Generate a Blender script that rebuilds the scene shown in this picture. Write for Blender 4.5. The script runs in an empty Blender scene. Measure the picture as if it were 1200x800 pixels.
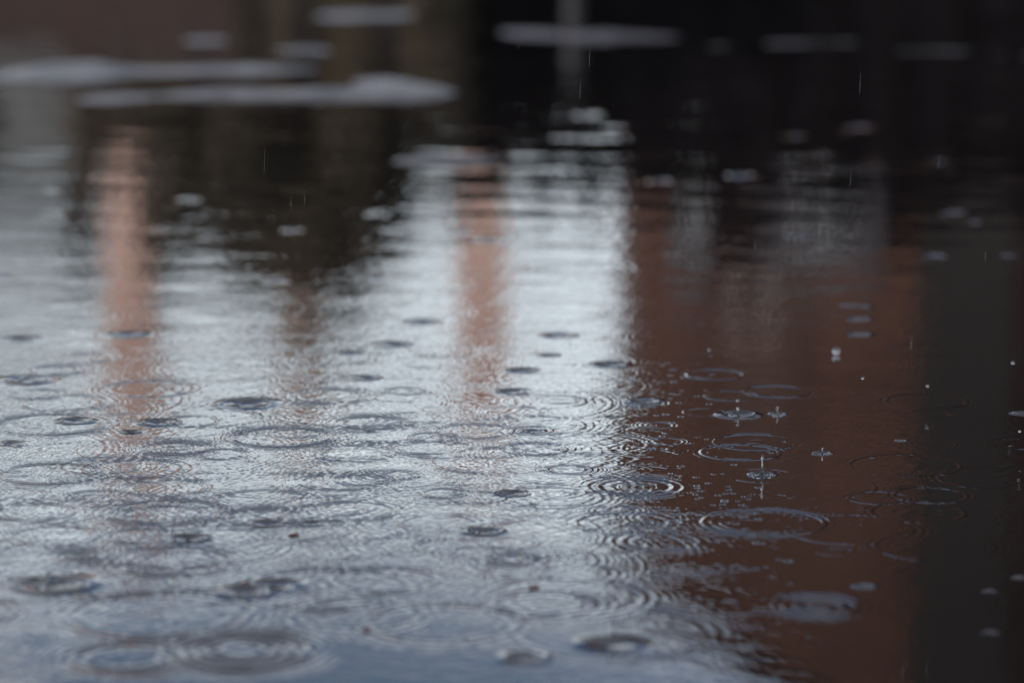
import bpy, bmesh, math, random
import numpy as np
from mathutils import Vector, Matrix

random.seed(11); rng = np.random.default_rng(7)
S = bpy.context.scene
COL = S.collection
R = math.radians

# ------------------------------------------------------------------ camera
CAM_H = 0.60
PITCH = 9.3                      # degrees below the horizon
FPX = 3788.0                     # focal length in pixels of a 1200 px wide frame
cam = bpy.data.cameras.new("camera")
cam.lens = 36.0 * FPX / 1200.0
cam.sensor_width = 36.0
cam.clip_start = 0.05; cam.clip_end = 3000
cam.dof.use_dof = True
cam.dof.focus_distance = 3.04
cam.dof.aperture_fstop = 3.7
cam.dof.aperture_blades = 9
camo = bpy.data.objects.new("camera", cam)
camo.location = (0, 0, CAM_H)
camo.rotation_euler = (R(90 - PITCH), 0, 0)
COL.objects.link(camo); S.camera = camo

# ------------------------------------------------------------------ sky
SUN_EL, SUN_AZ = 24.0, 232.0     # azimuth clockwise from +Y: behind the camera, to the left
W = bpy.data.worlds.new("World"); S.world = W; W.use_nodes = True
nt = W.node_tree; nt.nodes.clear()
def N(t, **k):
    n = nt.nodes.new(t)
    for a, b in k.items(): setattr(n, a, b)
    return n
def L(a, b): nt.links.new(a, b)
def mth(op, a, b=None, c=None, clamp=False):
    n = N('ShaderNodeMath', operation=op); n.use_clamp = clamp
    for i, v in enumerate((a, b, c)):
        if v is None: continue
        if isinstance(v, (int, float)): n.inputs[i].default_value = v
        else: L(v, n.inputs[i])
    return n.outputs[0]
def smooth(v, a, b):
    n = N('ShaderNodeMapRange', interpolation_type='SMOOTHSTEP')
    L(v, n.inputs[0]); n.inputs[1].default_value = a; n.inputs[2].default_value = b
    return n.outputs[0]
sky = N('ShaderNodeTexSky', sky_type='NISHITA'); sky.sun_disc = False; sky.dust_density = 0.3; sky.ozone_density = 3.0; sky.air_density = 0.8
sky.sun_elevation = R(SUN_EL); sky.sun_rotation = R(SUN_AZ)
bg_sky = N('ShaderNodeBackground'); L(sky.outputs[0], bg_sky.inputs[0]); bg_sky.inputs[1].default_value = 0.085
tc = N('ShaderNodeTexCoord')
sep = N('ShaderNodeSeparateXYZ'); L(tc.outputs['Generated'], sep.inputs[0])
elev = mth('MULTIPLY', mth('ARCSINE', sep.outputs[2]), 57.2958)
azim = mth('MULTIPLY', mth('ARCTAN2', sep.outputs[0], sep.outputs[1]), 57.2958)
cmb = N('ShaderNodeCombineXYZ'); L(mth('MULTIPLY', azim, 0.10), cmb.inputs[0]); L(mth('MULTIPLY', elev, 0.42), cmb.inputs[1])
noi = N('ShaderNodeTexNoise'); noi.inputs['Scale'].default_value = 1.0; noi.inputs['Detail'].default_value = 7; noi.inputs['Roughness'].default_value = 0.55
L(cmb.outputs[0], noi.inputs['Vector'])
fine = noi.outputs[0]
# cloud bank low over the roofs, a blue break at 13-19 degrees, high thin overcast above
e2 = mth('ADD', elev, mth('MULTIPLY', mth('SUBTRACT', fine, 0.5), 2.6))
e2 = mth('SUBTRACT', e2, mth('MULTIPLY', mth('MAXIMUM', azim, -2.0), 0.30))
gap = mth('MULTIPLY', smooth(e2, 13.1, 15.3), mth('SUBTRACT', 1.0, smooth(mth('ADD', e2, mth('MULTIPLY', smooth(azim, 1.0, 6.0), 6.0)), 20.0, 28.0)))
puff = mth('MULTIPLY', mth('SUBTRACT', 1.0, smooth(mth('ADD', azim, mth('MULTIPLY', fine, 2.0)), -7.9, -6.9)), smooth(mth('ADD', elev, fine), 15.0, 15.6))
gap = mth('MULTIPLY', gap, mth('SUBTRACT', 1.0, puff))
veil = mth('SUBTRACT', 1.0, mth('MULTIPLY', gap, 0.86))
# brightness of the cloud
bank = mth('SUBTRACT', 1.0, smooth(elev, 12.0, 19.0))
br = mth('ADD', 0.44, mth('MULTIPLY', bank, 0.84))
br = mth('MULTIPLY', br, mth('ADD', 0.42, mth('MULTIPLY', smooth(fine, 0.35, 0.65), 1.0)))
low = mth('MULTIPLY', mth('SUBTRACT', 1.0, smooth(elev, 6.0, 12.8)), mth('ADD', 0.75, mth('MULTIPLY', 0.25, mth('SUBTRACT', 1.0, smooth(azim, -4.0, -0.5)))))
br = mth('MULTIPLY', br, mth('SUBTRACT', 1.0, mth('MULTIPLY', low, mth('ADD', 0.72, mth('MULTIPLY', 0.12, mth('SUBTRACT', 1.0, smooth(azim, -7.5, -5.5)))))))
glow = mth('MULTIPLY', mth('MULTIPLY', smooth(azim, -7.0, -1.0), mth('SUBTRACT', 1.0, smooth(azim, 2.0, 14.0))), bank)
br = mth('MULTIPLY', br, mth('ADD', 0.90, mth('MULTIPLY', glow, 0.12)))
ccol = N('ShaderNodeMix', data_type='RGBA'); L(bank, ccol.inputs[0])
ccol.inputs[6].default_value = (0.84, 0.89, 1.08, 1); ccol.inputs[7].default_value = (0.90, 1.0, 1.08, 1)
bg_c = N('ShaderNodeBackground'); L(ccol.outputs[2], bg_c.inputs[0]); L(br, bg_c.inputs[1])
mixw = N('ShaderNodeMixShader'); L(veil, mixw.inputs[0]); L(bg_sky.outputs[0], mixw.inputs[1]); L(bg_c.outputs[0], mixw.inputs[2])
ow = N('ShaderNodeOutputWorld'); L(mixw.outputs[0], ow.inputs[0])

# ------------------------------------------------------------------ sun, exposure
sd = bpy.data.lights.new("sun", 'SUN'); sd.energy = 2.6; sd.angle = R(4); sd.color = (1.0, 0.90, 0.80)
so = bpy.data.objects.new("sun", sd); COL.objects.link(so)
az = R(SUN_AZ)
sdir = Vector((math.sin(az) * math.cos(R(SUN_EL)), math.cos(az) * math.cos(R(SUN_EL)), math.sin(R(SUN_EL))))
so.rotation_euler = sdir.to_track_quat('Z', 'Y').to_euler()
S.view_settings.view_transform = 'Standard'; S.view_settings.look = 'None'
S.view_settings.gamma = 1.0; S.view_settings.use_curve_mapping = False
S.view_settings.exposure = 0.95
S.render.engine = 'CYCLES'
S.cycles.max_bounces = 6; S.cycles.diffuse_bounces = 2; S.cycles.glossy_bounces = 4
S.cycles.transmission_bounces = 6; S.cycles.use_denoising = True
S.cycles.sample_clamp_indirect = 8.0
S.cycles.caustics_reflective = True; S.cycles.caustics_refractive = False

# ------------------------------------------------------------------ geometry of the view
cp, sp = math.cos(R(PITCH)), math.sin(R(PITCH))
def ray(px, py):
    u, v = (px - 600) / FPX, (400 - py) / FPX
    return (u, cp + v * sp, -sp + v * cp)
def on_water(px, py):
    d = ray(px, py); t = CAM_H / -d[2]
    return d[0] * t, d[1] * t, t
def beyond(px, py, D):
    """x and height of what a flat puddle mirrors at that pixel, for a thing D metres away"""
    d = ray(px, py); t = D / d[1]
    return d[0] * t, -CAM_H - d[2] * t

# ------------------------------------------------------------------ materials
def mat(name, col, rough=0.7, spec=0.5, var=0.25, scale=3.0, bump=0.0, bscale=60, ior=1.45, metal=0.0, stretch=(1,1,1), coords='Object'):
    m = bpy.data.materials.new(name); m.use_nodes = True
    t = m.node_tree; b = t.nodes['Principled BSDF']
    tcn = t.nodes.new('ShaderNodeTexCoord'); mp = t.nodes.new('ShaderNodeMapping'); mp.inputs['Scale'].default_value = stretch
    t.links.new(tcn.outputs[coords], mp.inputs[0])
    n = t.nodes.new('ShaderNodeTexNoise'); n.inputs['Scale'].default_value = scale; n.inputs['Detail'].default_value = 6
    t.links.new(mp.outputs[0], n.inputs['Vector'])
    r = t.nodes.new('ShaderNodeValToRGB')
    r.color_ramp.elements[0].position = 0.3; r.color_ramp.elements[1].position = 0.7
    r.color_ramp.elements[0].color = tuple(c * (1 - var) for c in col) + (1,)
    r.color_ramp.elements[1].color = tuple(min(1, c * (1 + var)) for c in col) + (1,)
    t.links.new(n.outputs[0], r.inputs[0]); t.links.new(r.outputs[0], b.inputs['Base Color'])
    b.inputs['Roughness'].default_value = rough; b.inputs['IOR'].default_value = ior
    b.inputs['Specular IOR Level'].default_value = spec; b.inputs['Metallic'].default_value = metal
    if bump:
        n2 = t.nodes.new('ShaderNodeTexNoise'); n2.inputs['Scale'].default_value = bscale; n2.inputs['Detail'].default_value = 4
        t.links.new(tcn.outputs[coords], n2.inputs['Vector'])
        bn = t.nodes.new('ShaderNodeBump'); bn.inputs['Distance'].default_value = bump
        t.links.new(n2.outputs[0], bn.inputs['Height']); t.links.new(bn.outputs[0], b.inputs['Normal'])
    return m
def brick(name, c1, c2, mortar, sx=4.5):
    m = bpy.data.materials.new(name); m.use_nodes = True
    t = m.node_tree; b = t.nodes['Principled BSDF']
    tcn = t.nodes.new('ShaderNodeTexCoord'); s = t.nodes.new('ShaderNodeSeparateXYZ'); c = t.nodes.new('ShaderNodeCombineXYZ')
    a = t.nodes.new('ShaderNodeMath'); a.operation = 'ADD'
    t.links.new(tcn.outputs['Object'], s.inputs[0]); t.links.new(s.outputs[0], a.inputs[0]); t.links.new(s.outputs[1], a.inputs[1])
    t.links.new(a.outputs[0], c.inputs[0]); t.links.new(s.outputs[2], c.inputs[1])
    k = t.nodes.new('ShaderNodeTexBrick'); k.inputs['Scale'].default_value = sx
    k.inputs['Color1'].default_value = c1 + (1,); k.inputs['Color2'].default_value = c2 + (1,); k.inputs['Mortar'].default_value = mortar + (1,)
    k.inputs['Mortar Size'].default_value = 0.012; k.inputs['Row Height'].default_value = 0.33; k.inputs['Brick Width'].default_value = 1.0
    t.links.new(c.outputs[0], k.inputs['Vector'])
    n = t.nodes.new('ShaderNodeTexNoise'); n.inputs['Scale'].default_value = 0.45; n.inputs['Detail'].default_value = 7
    t.links.new(tcn.outputs['Object'], n.inputs['Vector'])
    mr = t.nodes.new('ShaderNodeMapRange'); mr.inputs[1].default_value = .3; mr.inputs[2].default_value = .7; mr.inputs[3].default_value = .45; mr.inputs[4].default_value = 1.5
    t.links.new(n.outputs[0], mr.inputs[0])
    v = t.nodes.new('ShaderNodeVectorMath'); v.operation = 'SCALE'
    t.links.new(k.outputs[0], v.inputs[0]); t.links.new(mr.outputs[0], v.inputs['Scale'])
    t.links.new(v.outputs[0], b.inputs['Base Color']); b.inputs['Roughness'].default_value = 0.8
    return m

M = {}
M['water'] = mat('puddle_water', (0.0045, 0.0040, 0.0040), rough=0.015, ior=1.333, var=0.3, scale=2.0)
M['asphalt'] = mat('wet_asphalt', (0.030, 0.028, 0.031), rough=0.42, spec=0.36, var=0.35, scale=5, bump=0.004, bscale=140)
M['drop'] = bpy.data.materials.new('clear_water'); M['drop'].use_nodes = True
_b = M['drop'].node_tree.nodes['Principled BSDF']; _b.inputs['Transmission Weight'].default_value = 1.0
_b.inputs['IOR'].default_value = 1.333; _b.inputs['Roughness'].default_value = 0.0
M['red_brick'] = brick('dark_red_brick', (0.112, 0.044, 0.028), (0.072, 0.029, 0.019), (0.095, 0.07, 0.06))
M['pink_brick'] = brick('pale_pink_brick', (0.54, 0.375, 0.325), (0.47, 0.30, 0.255), (0.52, 0.44, 0.41))
M['brown_brick'] = brick('brown_brick', (0.48, 0.36, 0.32), (0.42, 0.30, 0.26), (0.48, 0.42, 0.39))
M['terracotta'] = mat('terracotta', (0.28, 0.10, 0.06), rough=0.7)
M['slate'] = mat('grey_slate', (0.05, 0.05, 0.058), rough=0.5, scale=6)
M['panel'] = mat('weathered_panel', (0.082, 0.043, 0.032), rough=0.8, scale=.8, var=.5)
M['dark_clad'] = mat('charcoal_cladding', (0.0110, 0.0085, 0.0082), rough=0.7, scale=1, stretch=(4, 4, 1))
M['render'] = mat('grey_render', (0.052, 0.050, 0.060), rough=0.85, scale=2)
M['grey_wall'] = mat('stained_grey_render', (0.105, 0.112, 0.115), rough=0.85, scale=.9, var=.35)
M['pale_render'] = mat('pale_render', (0.30, 0.29, 0.29), rough=0.85, scale=1.5)
M['glass'] = mat('window_glass', (0.02, 0.024, 0.03), rough=0.05, var=0.1)
M['frame'] = mat('painted_frame', (0.35, 0.35, 0.36), rough=0.4)
M['bark'] = mat('bark', (0.06, 0.045, 0.035), rough=0.9, scale=8, stretch=(4, 4, 1), bump=0.01, bscale=20)
M['leaf_olive'] = mat('olive_foliage', (0.075, 0.060, 0.040), rough=0.6, var=0.5, scale=1.2)
M['leaf_dark'] = mat('dark_foliage', (0.0055, 0.0045, 0.0060), rough=0.8, spec=0.15, var=0.5, scale=1.2)
M['wall_brick'] = brick('old_red_brick', (0.032, 0.012, 0.010), (0.014, 0.007, 0.006), (0.018, 0.014, 0.012))
M['post'] = mat('galvanised_steel', (0.022, 0.022, 0.027), rough=0.6, scale=9)
M['bollard'] = mat('painted_bollard', (0.022, 0.022, 0.027), rough=0.5)

# ------------------------------------------------------------------ mesh helpers
def link(name, bm, m, parent=None, loc=None, smooth=False):
    me = bpy.data.meshes.new(name); bm.to_mesh(me); bm.free()
    if m: me.materials.append(m)
    if smooth: me.shade_smooth()
    o = bpy.data.objects.new(name, me); COL.objects.link(o)
    if parent: o.parent = parent
    if loc: o.location = loc
    return o
def tag(o, label=None, cat=None, group=None, kind=None):
    if label: o['label'] = label
    if cat: o['category'] = cat
    if group: o['group'] = group
    if kind: o['kind'] = kind
    return o
def empty(name, loc, label, cat, group=None, rz=0):
    o = bpy.data.objects.new(name, None); o.empty_display_size = 0.2; o.location = loc; o.rotation_euler = (0, 0, rz)
    COL.objects.link(o); return tag(o, label, cat, group)
def box(bm, x0, x1, y0, y1, z0, z1, bev=0.0):
    r = bmesh.ops.create_cube(bm, size=1, matrix=Matrix.Translation(((x0+x1)/2, (y0+y1)/2, (z0+z1)/2)) @ Matrix.Diagonal((x1-x0, y1-y0, z1-z0, 1)))
    if bev: bmesh.ops.bevel(bm, geom=list({e for v in r['verts'] for e in v.link_edges}), offset=bev, segments=1, affect='EDGES')
    return bm
def mbox(*a, **k): return box(bmesh.new(), *a, **k)
def lathe(bm, prof, n=24, c=(0, 0)):
    rings = []
    for r_, z in prof:
        rings.append([bm.verts.new((c[0] + r_*math.cos(2*math.pi*i/n), c[1] + r_*math.sin(2*math.pi*i/n), z)) for i in range(n)])
    for a, b in zip(rings, rings[1:]):
        for i in range(n): bm.faces.new((a[i], a[(i+1) % n], b[(i+1) % n], b[i]))
    bm.faces.new(rings[0][::-1]); bm.faces.new(rings[-1])
    return bm

# ------------------------------------------------------------------ the ground: one sheet out to the horizon, dipping under the puddle
def smoothstep(x, a, b):
    t = np.clip((x - a) / (b - a), 0, 1); return t*t*(3-2*t)
def vnoise(x, y, seed, n=26, l0=0.2, l1=3.0):
    g = np.random.default_rng(seed); o = np.zeros_like(x)
    for i in range(n):
        lam = l0 * (l1/l0) ** g.random(); a = g.random()*6.283; p = g.random()*6.283
        o += (lam/l1)**0.6 * np.sin(6.283/lam*(x*math.cos(a)+y*math.sin(a)) + p)
    return o / math.sqrt(n)
# islands of asphalt standing out of the far water: centre x, y, half width, half depth, height
ISL = []
def island(px, py, wpx, hpx, h):
    x, y, t = on_water(px, py); y2 = on_water(px, py - hpx)[1]
    ISL.append((x, y, wpx/FPX*t, max(y2 - y, 0.05), h))
for a in ((40,90,110,8,.012),(150,84,120,5,.011),(200,112,150,4,.0115),(330,82,120,5,.011),(380,112,120,5,.012),(450,96,80,9,.012),(120,118,80,4,.010),(500,108,60,5,.011),
          (430,18,110,9,.013),(240,48,90,7,.012),(350,60,70,4,.011),(630,38,120,7,.0102),(745,44,120,3,.0088),(850,55,130,4,.0094),(965,50,110,3,.0088),(1080,60,120,3,.0090),(1190,66,100,4,.0090),
          (560,188,60,5,.0095),(480,190,50,4,.009)): island(*a)
def ground_z(x, y):
    z = -0.030 + 0.004*vnoise(x, y, 3)
    for cx, cy, sx, sy, h in ISL:
        q = ((x-cx)/sx)**2 + ((y-cy)/sy)**2
        z = z + (h + 0.022) * np.exp(-q**1.2) * (1 + 0.16*vnoise(x*1.3, y*0.35, 9, l0=.05, l1=.6))
    edge = np.maximum.reduce([smoothstep(y, 12.3, 15.0), smoothstep(np.abs(x), 4.2, 6.0), smoothstep(-y, -0.9, 0.3)])
    return z + edge * (0.075 + 0.004*vnoise(x, y, 5))
def grid_mesh(name, X, Y, Z, m, smooth=True):
    nr, nc = X.shape
    me = bpy.data.meshes.new(name)
    co = np.stack([X, Y, Z], -1).reshape(-1, 3).astype(np.float32)
    idx = np.arange(nr*nc, dtype=np.int32).reshape(nr, nc)
    q = np.stack([idx[:-1, :-1], idx[:-1, 1:], idx[1:, 1:], idx[1:, :-1]], -1).reshape(-1)
    nf = len(q)//4
    me.vertices.add(len(co)); me.vertices.foreach_set('co', co.ravel())
    me.loops.add(len(q)); me.loops.foreach_set('vertex_index', q)
    me.polygons.add(nf); me.polygons.foreach_set('loop_start', np.arange(0, nf*4, 4, dtype=np.int32))
    me.update(calc_edges=True)
    if smooth: me.shade_smooth()
    me.materials.append(m)
    o = bpy.data.objects.new(name, me); COL.objects.link(o); return o
def spread(a, b, n, far, nf):
    core = np.linspace(a, b, n); g = np.geomspace(1, far - b, nf) if far > b else []
    return core
ax = np.linspace(-6.5, 6.5, 420); gx = 6.5 + np.geomspace(0.1, 1500, 40)
xs = np.concatenate([-gx[::-1], ax, gx])
ay = np.linspace(-1, 16, 900); gyf = 16 + np.geomspace(0.1, 1500, 40); gyb = -1 - np.geomspace(0.1, 200, 20)
ys = np.concatenate([gyb[::-1], ay, gyf])
GX, GY = np.meshgrid(xs, ys)
def paint_sky_reflection(m):
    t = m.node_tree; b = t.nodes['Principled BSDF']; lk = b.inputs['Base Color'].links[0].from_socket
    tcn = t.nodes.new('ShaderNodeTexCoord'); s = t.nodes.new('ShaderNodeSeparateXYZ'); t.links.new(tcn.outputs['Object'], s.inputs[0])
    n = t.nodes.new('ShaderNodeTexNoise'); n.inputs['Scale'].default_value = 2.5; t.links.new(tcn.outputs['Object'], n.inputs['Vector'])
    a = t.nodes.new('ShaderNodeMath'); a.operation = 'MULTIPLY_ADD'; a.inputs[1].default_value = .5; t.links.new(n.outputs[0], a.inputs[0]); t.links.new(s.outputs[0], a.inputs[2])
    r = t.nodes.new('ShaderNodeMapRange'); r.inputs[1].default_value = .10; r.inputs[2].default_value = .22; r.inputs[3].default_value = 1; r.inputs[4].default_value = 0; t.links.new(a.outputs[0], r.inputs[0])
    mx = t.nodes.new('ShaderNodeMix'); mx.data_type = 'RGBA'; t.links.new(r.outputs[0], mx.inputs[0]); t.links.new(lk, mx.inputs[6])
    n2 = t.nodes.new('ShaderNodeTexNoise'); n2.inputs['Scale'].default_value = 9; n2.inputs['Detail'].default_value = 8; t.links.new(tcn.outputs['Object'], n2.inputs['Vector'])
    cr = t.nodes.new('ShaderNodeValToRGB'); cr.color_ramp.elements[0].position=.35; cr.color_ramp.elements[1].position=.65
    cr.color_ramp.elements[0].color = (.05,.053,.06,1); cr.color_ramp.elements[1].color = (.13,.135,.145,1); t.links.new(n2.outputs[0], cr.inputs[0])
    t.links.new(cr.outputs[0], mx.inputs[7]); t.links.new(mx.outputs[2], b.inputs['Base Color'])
paint_sky_reflection(M['asphalt'])      # reflected sky painted as paler ground on the left, plain asphalt right
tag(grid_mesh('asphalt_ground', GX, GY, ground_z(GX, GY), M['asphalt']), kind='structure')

# ------------------------------------------------------------------ the puddle
NC, NR = 1500, 1750
dense = np.linspace(-0.185, 0.185, NC)
sx = 0.185 + np.geomspace(0.0008, 2.6, 60)
cols = np.concatenate([-sx[::-1], dense, sx])
r1 = np.linspace(1.95, 3.9, NR); rows = list(r1); st = r1[1] - r1[0]
while rows[-1] < 16.5:
    st = min(st*1.004, 0.022); rows.append(rows[-1] + st)
rows = np.array([1.0, 1.3, 1.6, 1.8, 1.9] + rows)
PX = rows[:, None] * cols[None, :]; PY = np.repeat(rows[:, None], len(cols), 1)
H = np.zeros_like(PX)
def window(cx, cy, ext):
    j0 = np.searchsorted(rows, cy - ext); j1 = np.searchsorted(rows, cy + ext)
    yb = max(rows[min(j0, len(rows)-1)], 0.5)
    s = sorted(((cx-ext)/yb, (cx+ext)/yb, (cx-ext)/(cy+ext), (cx+ext)/(cy+ext)))
    i0 = np.searchsorted(cols, s[0]); i1 = np.searchsorted(cols, s[-1])
    return slice(j0, j1), slice(i0, i1)
def ring(cx, cy, Rr, slope, lam=None, lead=1.0):
    if lam is None and cx > 0.05*cy: lam = min(max(Rr*0.22, 0.0036), 0.0085); slope *= .9
    if slope < 0.045 and cx > 0.045*cy: slope *= 0.55 - 0.25*min(1, max(0, (cx/cy-0.045)/0.05))   # the right side lies calmer
    if lam is None: lam = min(max(Rr*0.30, 0.0042), 0.0105)*rng.uniform(.85,1.2)
    w = window(cx, cy, Rr + 4.2*lam)
    x, y = PX[w], PY[w]
    if x.size == 0: return
    dx, dy = x-cx, y-cy
    r = np.sqrt(dx*dx+dy*dy) - Rr
    out = r > 0
    ph = np.where(out, r/lam + np.minimum(r, 3*lam)**2/(lam*4.5*lam)*1.0, r/lam)
    env = np.where(out, 0.35*lead*np.exp(-(r/(2.0*lam))**2) + (1-0.35*lead)*np.exp(-(r/(0.55*lam))**2), (1-.22)*np.exp(-(r/(0.6*lam))**2) + .22*np.exp(-(r/(2.2*lam))**2))
    th = np.arctan2(dy, dx); k = rng.random()*6.28
    H[w] += slope*lam/6.283 * env * np.cos(6.283*ph) * (1 + 0.25*np.sin(th*2 + k) + 0.15*np.sin(5*th + 2*k))
def crater(cx, cy, a, slope):
    if slope < .40 and cx < 0.04*cy: slope *= 0.62
    if cx > 0.08*cy and cy < 2.95: slope *= .6; a *= .8
    ring(cx, cy, a*.95, slope*.30, lam=max(a*.38, .004)); ring(cx + a*.12, cy, a*.45, slope*.30, lam=max(a*.4, .004))
    w = window(cx, cy, a*2.2); x, y = PX[w], PY[w]
    if x.size == 0: return
    r = np.sqrt((x-cx)**2+(y-cy)**2)
    D = slope*0.5*a
    th = np.arctan2(y-cy, x-cx); k = rng.random()*6.28; D = D*(1 + .35*np.sin(th+k)*np.minimum(r/a, 1) + .25*np.sin(3*th+2*k)*np.minimum(r/a, 1))
    H[w] += -.8*D*np.exp(-(r/(.50*a))**2) + 0.45*D*np.exp(-((r-a)/(.26*a))**2)
def pr(px, py, w, slope, **k):
    x, y, t = on_water(px, py); ring(x, y, w/2/FPX*t, slope, **k)
def pc(px, py, w, slope=.34):
    x, y, t = on_water(px, py); crater(x, y, w/2/FPX*t, slope)

# rings that can be made out, and fresh impacts
RINGS = [(207,525,76,.16),(207,525,24,.16),(260,532,60,.10),(60,555,118,.12),(18,555,36,.10),(330,512,118,.14),(345,508,52,.09),
 (60,497,130,.10),(65,434,62,.12),(45,462,62,.10),(75,472,100,.09),(195,600,132,.12),(190,603,95,.10),(160,600,46,.10),(310,605,92,.13),
 (425,562,62,.12),(400,564,96,.09),(455,557,60,.10),(40,600,92,.08),(60,598,130,.05),(165,628,76,.11),(95,651,30,.14),(200,657,142,.06),(185,720,215,.05),
 (283,763,150,.16),(283,762,84,.13),(150,770,125,.09),(435,495,78,.12),(475,458,46,.13),(510,512,56,.12),(557,505,86,.10),(512,480,36,.08),
 (624,504,46,.13),(627,526,72,.10),(667,550,52,.13),(470,557,46,.12),(755,472,48,.12),(770,498,38,.12),(780,517,42,.13),
 (745,570,90,.13),(745,570,42,.07),(520,578,52,.12),(560,583,64,.09),(607,600,44,.09),(722,598,54,.11),(730,612,112,.06),(770,606,60,.07),
 (562,648,66,.12),(600,655,52,.10),(775,634,92,.07),(465,640,92,.05),(450,680,126,.05),(520,730,180,.05),(420,720,150,.04),
 (838,439,66,.17),(825,432,40,.10),(858,464,64,.12),(910,459,76,.15),(825,483,48,.14),(911,486,22,.15),(1012,469,28,.20),(1090,485,44,.20),
 (1187,460,32,.18),(1192,520,62,.12),(868,530,92,.13),(885,518,96,.10),(885,517,22,.16),(893,557,78,.06),(893,556,30,.13),
 (1030,583,72,.11),(1097,567,44,.15),(1090,580,86,.11),(1090,580,16,.14),(895,612,142,.13),(895,612,100,.05),(880,615,60,.06),(978,646,44,.16),(978,646,24,.12),
 (962,710,54,.10),(830,650,170,.04),(850,690,230,.022),(790,700,160,.015),(880,730,200,.02),(660,700,190,.04),(720,740,240,.02),
 (700,640,120,.04),(640,470,90,.05),(580,540,150,.05),(700,520,120,.05),(250,640,180,.04),(130,680,160,.05),(380,690,200,.04),
 (1060,545,130,.075),(1085,470,95,.08),(1000,620,160,.05),(960,570,130,.05),(1160,560,120,.07),(1100,640,150,.05),(1075,600,110,.06),(1085,410,80,.05),(1170,620,120,.045),(1090,520,60,.07)]
for a in RINGS:
    if a[1] > 650: pr(a[0], a[1], a[2], a[3]*1.5, lam=.0125)
    else: pr(*a)
for i in range(150):
    px, py = rng.uniform(-100, 1000), rng.uniform(400, 720)
    pr(px, py, rng.uniform(25, 120), rng.uniform(.03, .085)*(1 if px < 690 else .45))
CRATERS = [(153,506,22,.42),(187,495,42,.34),(282,508,16,.3),(90,493,40,.28),(290,473,60,.26),(25,397,36,.34),(150,392,40,.3),(315,613,38,.34),
 (365,613,28,.30),(220,631,44,.34),(65,684,84,.24),(40,681,34,.3),(290,693,60,.26),(320,686,60,.18),(432,505,16,.34),(430,443,30,.3),(613,434,32,.34),
 (643,416,22,.34),(655,393,36,.2),(715,427,38,.3),(495,377,34,.26),(715,488,14,.34),(708,559,12,.34),(600,578,34,.32),(567,622,42,.34),
 (715,755,66,.26),(615,770,50,.28),(865,486,42,.36),(911,485,18,.36),(963,531,20,.4),(1056,516,12,.4),(893,556,26,.42),(1013,686,30,.34),
 (925,657,14,.34),(1160,692,18,.34),(1195,676,20,.34),(1160,740,20,.28),(996,358,18,.34),(1007,374,24,.34),(1008,392,24,.30),(1095,300,26,.30),
 (1014,359,15,.30),(1195,484,20,.4),(870,206,30,.34),(1100,190,24,.34),(1010,150,34,.3),(625,590,10,.3),(444,590,9,.34),
 (1120,250,30,.28),(930,160,26,.3),(690,135,30,.3),(1180,300,20,.34),(460,404,40,.2),(30,445,60,.2),(15,520,30,.2),(755,470,36,.24),(624,505,26,.24)]
for a in CRATERS: pc(*a)
# droplets thrown out round the impacts on the dark side
for i in range(110):
    pc(random.gauss(870, 70), random.gauss(600, 36), random.uniform(3.5, 7.5), .34)
for i in range(60):
    pc(random.gauss(770, 40), random.gauss(470, 25), random.uniform(3.5, 7), .30)
# older, fainter rings and small impacts everywhere
for i in range(3200):
    y = 2.0 + 4.6*rng.random()**1.2; x = (rng.random()-.5)*2*(0.19*y + 0.30)
    rr = 0.012 + 0.13*rng.random()**1.2
    ring(x, y, rr, (0.008 + 0.030*rng.random()**2)*(0.35 + 0.65*min(1, max(0, (y-2.2)/.35))), lam=0.0042+0.0060*rng.random(), lead=rng.uniform(.6,1.7))
for i in range(420):
    y = 4.2 + 9.0*rng.random(); x = (rng.random()-.5)*2*(0.19*y + 0.3)
    ring(x, y, 0.02 + 0.08*rng.random(), 0.006 + 0.03*rng.random()**2, lam=0.016)
for i in range(150):
    y = 3.3 + 9.0*rng.random(); x = (rng.random()-.5)*2*(0.19*y + 0.3)
    crater(x, y, 0.007 + 0.012*rng.random(), 0.10 + 0.20*rng.random())
# faint wind chop, a little stronger out on the open far water
def chop(n, l0, l1, sl, seed, ang=None):
    g = np.random.default_rng(seed); o = np.zeros_like(H)
    for i in range(n):
        lam = l0*(l1/l0)**g.random(); a = g.random()*6.283 if ang is None else ang + g.normal()*0.5
        kx, ky = 6.283/lam*math.cos(a), 6.283/lam*math.sin(a)
        o += lam/6.283*np.sin(kx*PX + ky*PY + g.random()*6.283)
    return o * sl*math.sqrt(2.0/n)
far = smoothstep(PY, 2.9, 5.5)
mod = 1 + 0.5*vnoise(PX, PY, 21, n=14, l0=.2, l1=1.2)
H += chop(60, .0050, .018, .012, 30) * mod * (1 - 0.8*far) * (1 - 0.48*smoothstep(PX/PY, .02, .06)) * (.35 + .65*smoothstep(PY, 2.2, 2.6))
H += chop(26, .015, .045, .0030, 31) * mod * (1 - 0.6*far)
H += chop(22, .05, .25, .0024, 32) * (0.6 + 0.5*far)
H += chop(24, .04, .30, .0042, 33, ang=1.57) * smoothstep(PY, 3.2, 5.0) * mod
H += chop(24, .09, .40, .0048, 35, ang=1.57) * smoothstep(PY, 4.4, 6.0) * mod
H += chop(50, .007, .026, .0115, 34) * smoothstep(PY, 3.6, 5.0) * (1 - 0.5*smoothstep(PX/PY, .03, .075))
tag(grid_mesh('rain_puddle', PX, PY, H, M['water']), kind='structure')

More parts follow.
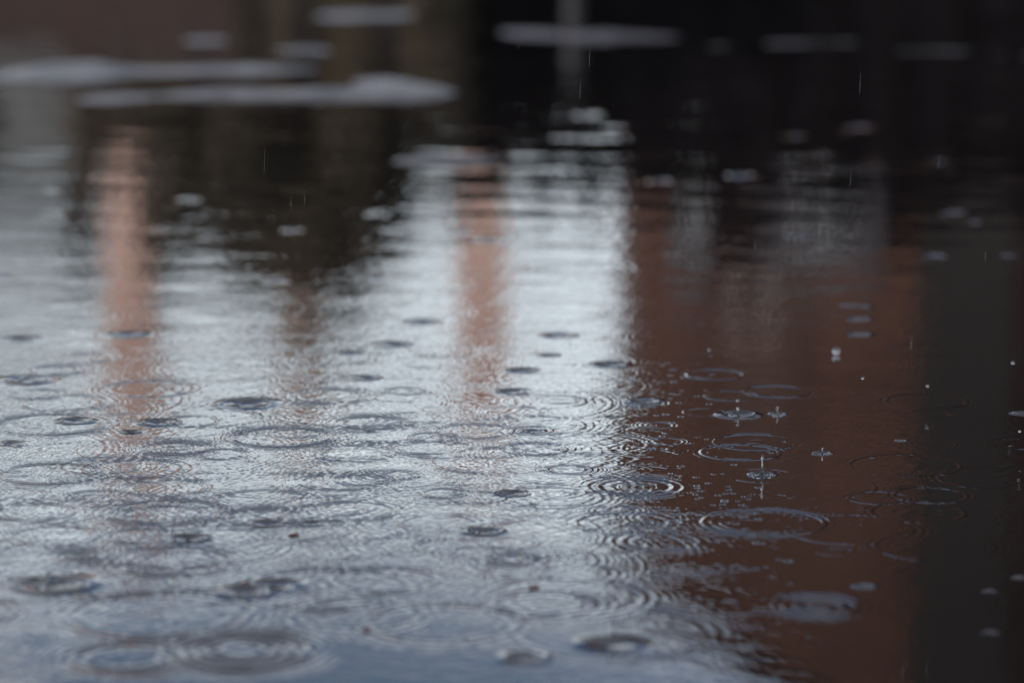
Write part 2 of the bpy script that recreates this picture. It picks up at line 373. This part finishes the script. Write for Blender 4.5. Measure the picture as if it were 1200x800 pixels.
# ------------------------------------------------------------------ buildings and greenery on the far side, mirrored in the puddle
def window_part(parent, x, z, w, h, y, glassm='glass', fm='frame'):
    f = bmesh.new(); t = 0.07
    box(f, x-w/2, x+w/2, y-.06, y+.02, z-t, z); box(f, x-w/2, x+w/2, y-.06, y+.02, z+h, z+h+t)
    box(f, x-w/2, x-w/2+t, y-.06, y+.02, z+.001, z+h-.001); box(f, x+w/2-t, x+w/2, y-.06, y+.02, z+.001, z+h-.001)
    box(f, x-.03, x+.03, y-.05, y+.02, z+.001, z+h-.001)
    fo = link('window', f, M[fm], parent)
    link('pane', mbox(x-w/2+t+.001, x+w/2-t-.001, y-.02, y+.015, z+.002, z+h-.002), M[glassm], fo)
    link('sill', mbox(x-w/2-.08, x+w/2+.08, y-.14, y-.002, z-t-.09, z-t-.002), M['render'], fo)

# tall brick house with a gable
D = 60
xl, _ = beyond(752, 400, D); xr = xl + 14.4
ze = beyond(752, 690, D)[1]; xs_, zs_ = beyond(985, 860, D)
ridge_x = (xl+xr)/2; zr = ze + (zs_-ze)/(xs_-xl)*(ridge_x-xl)
house = empty('brick_house', (0, D, 0), 'tall dark red brick gabled house mirrored down the right side of the puddle', 'house')
b = bmesh.new()
vs = [(xl,0),(xr,0),(xr,ze),(ridge_x,zr),(xl,ze)]
f0 = [b.verts.new((x,0,z)) for x,z in vs]; f1 = [b.verts.new((x,14,z)) for x,z in vs]
b.faces.new(f0); b.faces.new(f1[::-1])
for i in range(5):
    j=(i+1)%5; b.faces.new((f0[j],f0[i],f1[i],f1[j]))
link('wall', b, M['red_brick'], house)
def slab(p, q, y0, y1, t=.18):
    bb = bmesh.new(); n = Vector((-(q[1]-p[1]), q[0]-p[0])).normalized()
    if n.y < 0: n = -n
    pts = [(p[0]+n.x*.003,p[1]+n.y*.003),(q[0]+n.x*.003,q[1]+n.y*.003),(q[0]+n.x*t,q[1]+n.y*t),(p[0]+n.x*t,p[1]+n.y*t)]
    a = [bb.verts.new((x,y0,z)) for x,z in pts]; c = [bb.verts.new((x,y1,z)) for x,z in pts]
    bb.faces.new(a); bb.faces.new(c[::-1])
    for i in range(4):
        j=(i+1)%4; bb.faces.new((a[j],a[i],c[i],c[j]))
    bmesh.ops.recalc_face_normals(bb, faces=bb.faces); return bb
rf = link('roof', slab((xl-.25, ze-.16), (ridge_x, zr), -.3, 14.3), M['slate'], house)
link('roof', slab((xr+.25, ze-.16), (ridge_x, zr), -.3, 14.3), M['slate'], house)
# rendered bays low on the front
for (a, c, lo, hi, m_) in ((893, 1034, 120, 325, 'render'), (786, 832, 120, 345, 'render')):
    bx0, z0 = beyond(a, hi, D-1.0); bx1, _ = beyond(c, hi, D-1.0)
    link('bay', mbox(bx0, bx1, -1.0, -.003, 0.0, z0, bev=.02), M[m_], house)
    for zz in (3.2, 5.9):
        if zz + 1.5 < z0: window_part(house, (bx0+bx1)/2, zz, min(1.1, bx1-bx0-.2), 1.4, -1.01)
bx0, z0 = beyond(858, 585, D-.04); bx1, _ = beyond(952, 585, D-.04); _, z1 = beyond(858, 300, D-.04)
link('wall_panel', mbox(bx0, bx1, -.05, -.003, z1, z0, bev=.01), M['panel'], house)
bx0, z0 = beyond(1068, 800, D-.1); link('drainpipe', lathe(bmesh.new(), [(.06, 0), (.06, z0)], 12, (bx0, -.09)), M['dark_clad'], house)
# charcoal stair bay up the front
bx0, _ = beyond(1086, 400, D-1.3); bx1, _ = beyond(1190, 400, D-1.3)
st_ = link('stair_tower', mbox(bx0, bx1, -1.3, -.003, 0, zr+1.5, bev=.03), M['dark_clad'], house)
# windows on the front
for zz in (5.6,):
    window_part(house, xl+.42+.35, zz, .55, 1.3, 0)
window_part(house, xl+4.9*0+2.05, 8.05, .8, 1.0, 0)

# pale brick chimney stacks
def stack(px0, px1, ytop, D, label, cap, bm_='pink_brick'):
    x0, zt = beyond(px0, ytop, D); x1, _ = beyond(px1, ytop, D)
    c = (x0+x1)/2; w = (x1-x0)/2
    o = empty('brick_chimney', (c, D, 0), label, 'chimney', 'brick chimneys')
    link('shaft', mbox(-w, w, -w, w, 0, zt-.62, bev=.02), M[bm_], o)
    link('plinth', mbox(-w-.15, w+.15, -w-.15, -w-.003, 0, 1.2, bev=.02), M[bm_], o)
    cb = bmesh.new(); box(cb, -w-.06, w+.06, -w-.06, w+.06, zt-.617, zt-.44); box(cb, -w, w, -w, w, zt-.437, zt-.15); box(cb, -w-.05, w+.05, -w-.05, w+.05, zt-.147, zt)
    link('cap', cb, M[cap], o)
    link('flue_pot', lathe(bmesh.new(), [(.2*w*2, zt+.002), (.16*w*2, zt+.2), (.19*w*2, zt+.3)], 16), M['terracotta'], o)
stack(132, 190, 606, 62, 'tall pale pink brick chimney, leftmost of the three', 'pink_brick')
stack(537, 594, 512, 60, 'shorter pale pink brick chimney with dark terracotta cap, in the bright sky', 'terracotta')
stack(330, 380, 520, 74, 'duller brown brick chimney behind the dark leafy trees', 'terracotta', 'brown_brick')

# trees
def leaf_cloud(blobs, n, size, m, name, parent, seed):
    g = np.random.default_rng(seed)
    w = np.array([b[3]*b[4]*b[5] for b in blobs])**.8; w /= w.sum()
    pick = g.choice(len(blobs), n, p=w)
    B = np.array(blobs)[pick]
    d = g.normal(size=(n,3)); d /= np.linalg.norm(d,axis=1)[:,None]
    rad = g.random(n)**.45
    rad *= 0.85 + 0.3*np.sin(d[:,0]*5+B[:,0]*3)*np.sin(d[:,2]*6+B[:,1])
    P = B[:,:3] + d*rad[:,None]*B[:,3:6]
    a = g.normal(size=(n,3)); a /= np.linalg.norm(a,axis=1)[:,None]
    c = np.cross(a, g.normal(size=(n,3))); c /= np.linalg.norm(c,axis=1)[:,None]
    s = size*(.6+.8*g.random(n))[:,None]
    V = np.stack([P-a*s, P+c*s*.45, P+a*s, P-c*s*.45],1).reshape(-1,3)
    me = bpy.data.meshes.new(name); F = np.arange(n*4).reshape(n,4)
    me.from_pydata(V.tolist(), [], F.tolist()); me.materials.append(m)
    o = bpy.data.objects.new(name, me); COL.objects.link(o); o.parent = parent; return o
def limb(bm, p, q, r0, r1, n=8):
    p, q = Vector(p), Vector(q); d = (q-p); t = d.to_track_quat('Z','Y').to_matrix()
    A = [bm.verts.new(p + t @ Vector((r0*math.cos(6.283*i/n), r0*math.sin(6.283*i/n), 0))) for i in range(n)]
    Bv = [bm.verts.new(q + t @ Vector((r1*math.cos(6.283*i/n), r1*math.sin(6.283*i/n), 0))) for i in range(n)]
    for i in range(n): bm.faces.new((A[i], A[(i+1)%n], Bv[(i+1)%n], Bv[i]))
    bm.faces.new(A[::-1]); bm.faces.new(Bv)
def tree(px, ytop, wpx, ylow, D, label, leafm, seed, n=7000, group='trees behind the puddle'):
    x, zt = beyond(px, ytop, D); _, zl = beyond(px, ylow, D); hw = wpx/2/FPX*D
    rg = random.Random(seed)
    o = empty('leafy_tree', (x, D, 0), label, 'tree', group)
    tb = bmesh.new(); zm = zl + (zt-zl)*.4
    limb(tb, (0,0,0), (.05,0,zl), .17, .13); limb(tb, (.05,0,zl-.05), (0,.05,zm+.3), .13, .06)
    blobs = [(0,0,(zl+zt)/2,hw*.55,hw*.55,(zt-zl)*.38)]
    for i in range(13):
        a = rg.random()*6.283; q = rg.uniform(.25,.72); f = rg.random()
        taper = math.sqrt(max(.05, 1-(f*.95)**2))
        bx, by, bz = math.cos(a)*hw*q*taper, math.sin(a)*hw*q*taper, zl+(zt-zl)*(.12+.76*f)
        rr = rg.uniform(.22,.36)
        blobs.append((bx,by,bz,hw*rr,hw*rr,(zt-zl)*rr*.5))
        if i % 2 == 0: limb(tb, (0.03,0,zl+(zm-zl)*rg.random()), (bx*.8,by*.8,bz), .06, .02, 6)
    link('trunk', tb, M['bark'], o)
    leaf_cloud(blobs, n, .085*D/35, M[leafm], 'crown', o, seed)
tree(350, 418, 310, 95, 36, 'rounded olive tree standing before the middle chimney', 'leaf_olive', 4, 30000)
tree(240, 352, 270, 90, 35, 'low dark spreading tree just right of the left chimney', 'leaf_olive', 5, 30000)
tree(450, 345, 170, 95, 37, 'dark tree between the middle and right chimneys', 'leaf_olive', 6, 14000)
tree(95, 322, 46, 205, 44, 'small slim dark tree left of the left chimney', 'leaf_olive', 7, 3000)
tree(-60, 300, 200, 100, 42, 'dark tree beyond the far left edge', 'leaf_olive', 8, 6000)

# dark clipped hedge along the right, brown hedge behind the trees
def hedge(px0, px1, ytop, D, label, leafm, seed, n, depth=1.2):
    x0, zt = beyond(px0, ytop, D); x1, _ = beyond(px1, ytop, D)
    o = empty('hedge', ((x0+x1)/2, D, 0), label, 'hedge')
    hw = (x1-x0)/2; bl = []; g = random.Random(seed)
    k = max(3, int(hw*2/.7))
    for i in range(k):
        for zf in (.2,.5,.8):
            bl.append((-hw+ (i+.5)*2*hw/k, 0, zt*zf, 2*hw/k*.75, depth/2, zt*.24*g.uniform(.9,1.1)))
    leaf_cloud(bl, n, .08, M[leafm], 'foliage', o, seed)
    link('inner_branches', mbox(-hw*.97, hw*.97, -depth*.25, depth*.25, 0, zt*.88, bev=.1), M[leafm], o)
hedge(525, 1290, 256, 40, 'long near black evergreen hedge along the foot of the brick house', 'leaf_dark', 3, 70000)
hedge(95, 545, 222, 39, 'low olive hedge running behind the trees', 'leaf_olive', 9, 60000)

# old brick garden wall, low on the left
x0, zt = beyond(-120, 78, 28); x1, _ = beyond(275, 78, 28)
gw = empty('garden_wall', ((x0+x1)/2, 28, 0), 'low old red brick garden wall at the far left', 'wall')
hw = (x1-x0)/2
link('brickwork', mbox(-hw, hw, -.12, .12, 0, zt-.06), M['wall_brick'], gw)
link('coping', mbox(-hw-.03, hw+.03, -.16, .16, zt-.057, zt, bev=.015), M['slate'], gw)
# grey rendered boundary wall at the far left
x0, zt = beyond(-260, 232, 46); x1, _ = beyond(112, 232, 46)
rw = empty('rendered_wall', ((x0+x1)/2, 46, 0), 'high grey rendered boundary wall behind the old brick wall at far left', 'wall')
hw = (x1-x0)/2
link('wall_face', mbox(-hw, hw, -.12, .12, 0, zt-.09), M['grey_wall'], rw)
link('coping', mbox(-hw-.03, hw+.03, -.17, .17, zt-.087, zt, bev=.015), M['slate'], rw)
# pale bollard
x0, zt = beyond(671, 92, 21)
bo = empty('street_bollard', (x0, 21, 0), 'slim pale grey bollard standing before the dark hedge', 'bollard')
link('shaft', lathe(bmesh.new(), [(.05,0),(.05,zt-.12)], 20), M['post'], bo, smooth=False)
link('collar', lathe(bmesh.new(), [(.058,zt-.118),(.058,zt-.07)], 20), M['bollard'], bo)
link('cap', lathe(bmesh.new(), [(.055,zt-.068),(.05,zt-.03),(.02,zt)], 20), M['bollard'], bo)

# ------------------------------------------------------------------ rain: jets, crowns, thrown droplets and falling drops
def water_h(x, y):
    j = min(max(np.searchsorted(rows, y), 1), len(rows)-1); i = min(max(np.searchsorted(cols, x/rows[j]), 1), len(cols)-1)
    return float(H[j, i])
def jet(px, py, hpx, wpx, label, crown=True):
    x, y, t = on_water(px, py); h = hpx/FPX*t; w = wpx/2/FPX*t; z = water_h(x, y)
    o = empty('splash', (x, y, z), label, 'splash', 'raindrop splashes')
    prof = [(w*1.0, -.002), (w*.55, h*.06), (w*.16, h*.16), (w*.10, h*.45), (w*.085, h*.70), (w*.14, h*.80), (w*.15, h*.88), (w*.10, h*.96), (w*.02, h)]
    jb = lathe(bmesh.new(), prof, 16); g = random.Random(px); ba, bb = g.uniform(-.25, .25), g.uniform(-.2, .2)
    for v in jb.verts:
        k = (v.co.z/h)**2 if v.co.z > 0 else 0; q = 1 + .25*math.sin(3*math.atan2(v.co.y, v.co.x) + v.co.z/h*5)*(1-k*.6)
        v.co.x = v.co.x*q + ba*k*w; v.co.y = v.co.y*q + bb*k*w
    link('jet', jb, M['drop'], o, smooth=True)
    if crown:
        cb = bmesh.new(); n = 28; Rr = w*1.35; tub = w*.10; ringv = []
        for i in range(n):
            a = 6.283*i/n; k = 1 + .45*math.sin(a*5+px) + .3*math.sin(a*3+2*px)
            c = Vector((math.cos(a)*Rr, math.sin(a)*Rr, w*.06)); e = Vector((math.cos(a), math.sin(a), 0))
            ringv.append([cb.verts.new(c + e*tub*k*math.cos(q) + Vector((0,0,tub*1.4*k*math.sin(q)))) for q in (0,1.05,2.1,3.14,4.2,5.2)])
        for i in range(n):
            A, B2 = ringv[i], ringv[(i+1)%n]
            for q in range(6): cb.faces.new((A[q], B2[q], B2[(q+1)%6], A[(q+1)%6]))
        bmesh.ops.recalc_face_normals(cb, faces=cb.faces)
        link('crown', cb, M['drop'], o, smooth=True)
jet(893, 558, 27, 17, 'tallest thin splash jet rising from the brown reflection, right of centre')
jet(865, 488, 13, 20, 'broad splash with short jet in the upper brown reflection')
jet(963, 532, 9, 11, 'tiny splash with crown right of the tallest jet')
jet(911, 487, 8, 9, 'tiny splash just right of the broad splash')
jet(220, 634, 17, 15, 'small dark splash jet on the pale water at lower left', crown=False)
def blob(bm, r, sz=1.0):
    bmesh.ops.create_icosphere(bm, subdivisions=2, radius=r, matrix=Matrix.Diagonal((1,1,sz,1))); return bm
first = None
def copyof(o, loc, sc):
    c = o.copy(); COL.objects.link(c); c.location = loc; c.scale = sc; return c
def at_depth(px, py, dist):
    d = ray(px, py); return (d[0]*dist, d[1]*dist, CAM_H + d[2]*dist)
DROPS = [(980,411,3.62,4.2,'round drop hanging just above the brown reflection'),(1092,544,3.02,1.6,'tiny droplet hovering left above the pair of touching rings at far right'),(1087,452,3.3,1.5,'tiny droplet above the lone small ring on the dark grey reflection'),(1187,425,3.3,1.8,'tiny droplet high up near the right edge of the picture'),
         (1011,443,3.1,1.5,'tiny droplet over the brown reflection, below the large round drop'),(864,469,3.3,1.5,'tiny droplet just above the broad splash'),(911,477,3.3,1.2,'tiny droplet just above the splash right of the broad one'),(1195,505,3.05,1.6,'tiny droplet low beside the half ring at the right edge'),(831,410,3.5,1.4,'tiny droplet above the topmost large ring on the brown reflection'),(640,604,2.7,1.2,'tiny droplet over the pale water below the centre')]
for px, py, dist, rpx, lab in DROPS:
    r_ = rpx/FPX*dist
    if first is None:
        first = link('droplet', blob(bmesh.new(), 1.0), M['drop'], smooth=True); o = first
        o.location = at_depth(px, py, dist); o.scale = (r_, r_, r_)
    else: o = copyof(first, at_depth(px, py, dist), (r_, r_, r_*1.15))
    tag(o, lab, 'droplet', 'thrown droplets')
FALL = [(608,47,3.2),(680,104,3.0),(691,66,3.1),(310,187,3.0),(341,236,2.9),(333,270,3.0),(1008,98,3.1),(1100,190,3.2),(997,208,3.0),(1155,300,2.9),
        (1068,402,2.8),(357,232,3.1),(885,287,3.2)]
f0_ = None
for px, py, dist in FALL:
    p = at_depth(px, py, dist)
    if f0_ is None:
        bm_ = lathe(bmesh.new(), [(.05,-1),(.6,-.86),(.95,-.6),(1,-.3),(.8,.15),(.45,.6),(.12,1)], 10)
        f0_ = link('raindrop', bm_, M['drop'], smooth=True); o = f0_
        o.location = p; o.scale = (.00010,.00010,.009); o.rotation_euler = (0, R(3), 0)
    else:
        o = copyof(f0_, p, (.00010,.00010,random.uniform(.005,.013)))
    tag(o, 'thin falling raindrop caught against the dark far water', 'raindrop', 'falling raindrops')

# scraps of leaf afloat
M['leaf_scrap'] = mat('wet_leaf', (0.06, 0.018, 0.012), rough=0.35, scale=300)
def scrap(px, py, wpx, label, rz):
    x, y, t = on_water(px, py); w = wpx/2/FPX*t
    b = bmesh.new(); top = []; bot = []
    for i in range(14):
        a = 6.283*i/14; r = w*(1 + .28*math.sin(3*a+px) + .15*math.sin(5*a))
        top.append(b.verts.new((r*math.cos(a), .55*r*math.sin(a), .0006 + .0008*math.sin(a*2)**2))); bot.append(b.verts.new((r*.9*math.cos(a), .5*r*math.sin(a), -.0003)))
    b.faces.new(top); b.faces.new(bot[::-1])
    for i in range(14): b.faces.new((bot[i], bot[(i+1)%14], top[(i+1)%14], top[i]))
    o = link('leaf_scrap', b, M['leaf_scrap'], loc=(x, y, water_h(x, y) + .0003)); o.rotation_euler = (0, 0, rz)
    tag(o, label, 'leaf', 'leaf scraps afloat')
scrap(345, 627, 12, 'dark red scrap of leaf afloat right of the pair of dark impacts at left', .6)
scrap(430, 738, 13, 'blurred reddish scrap of leaf afloat near the bottom of the picture', 1.4)
scrap(626, 689, 12, 'blackish scrap of leaf afloat in the pale water below the centre', .2)
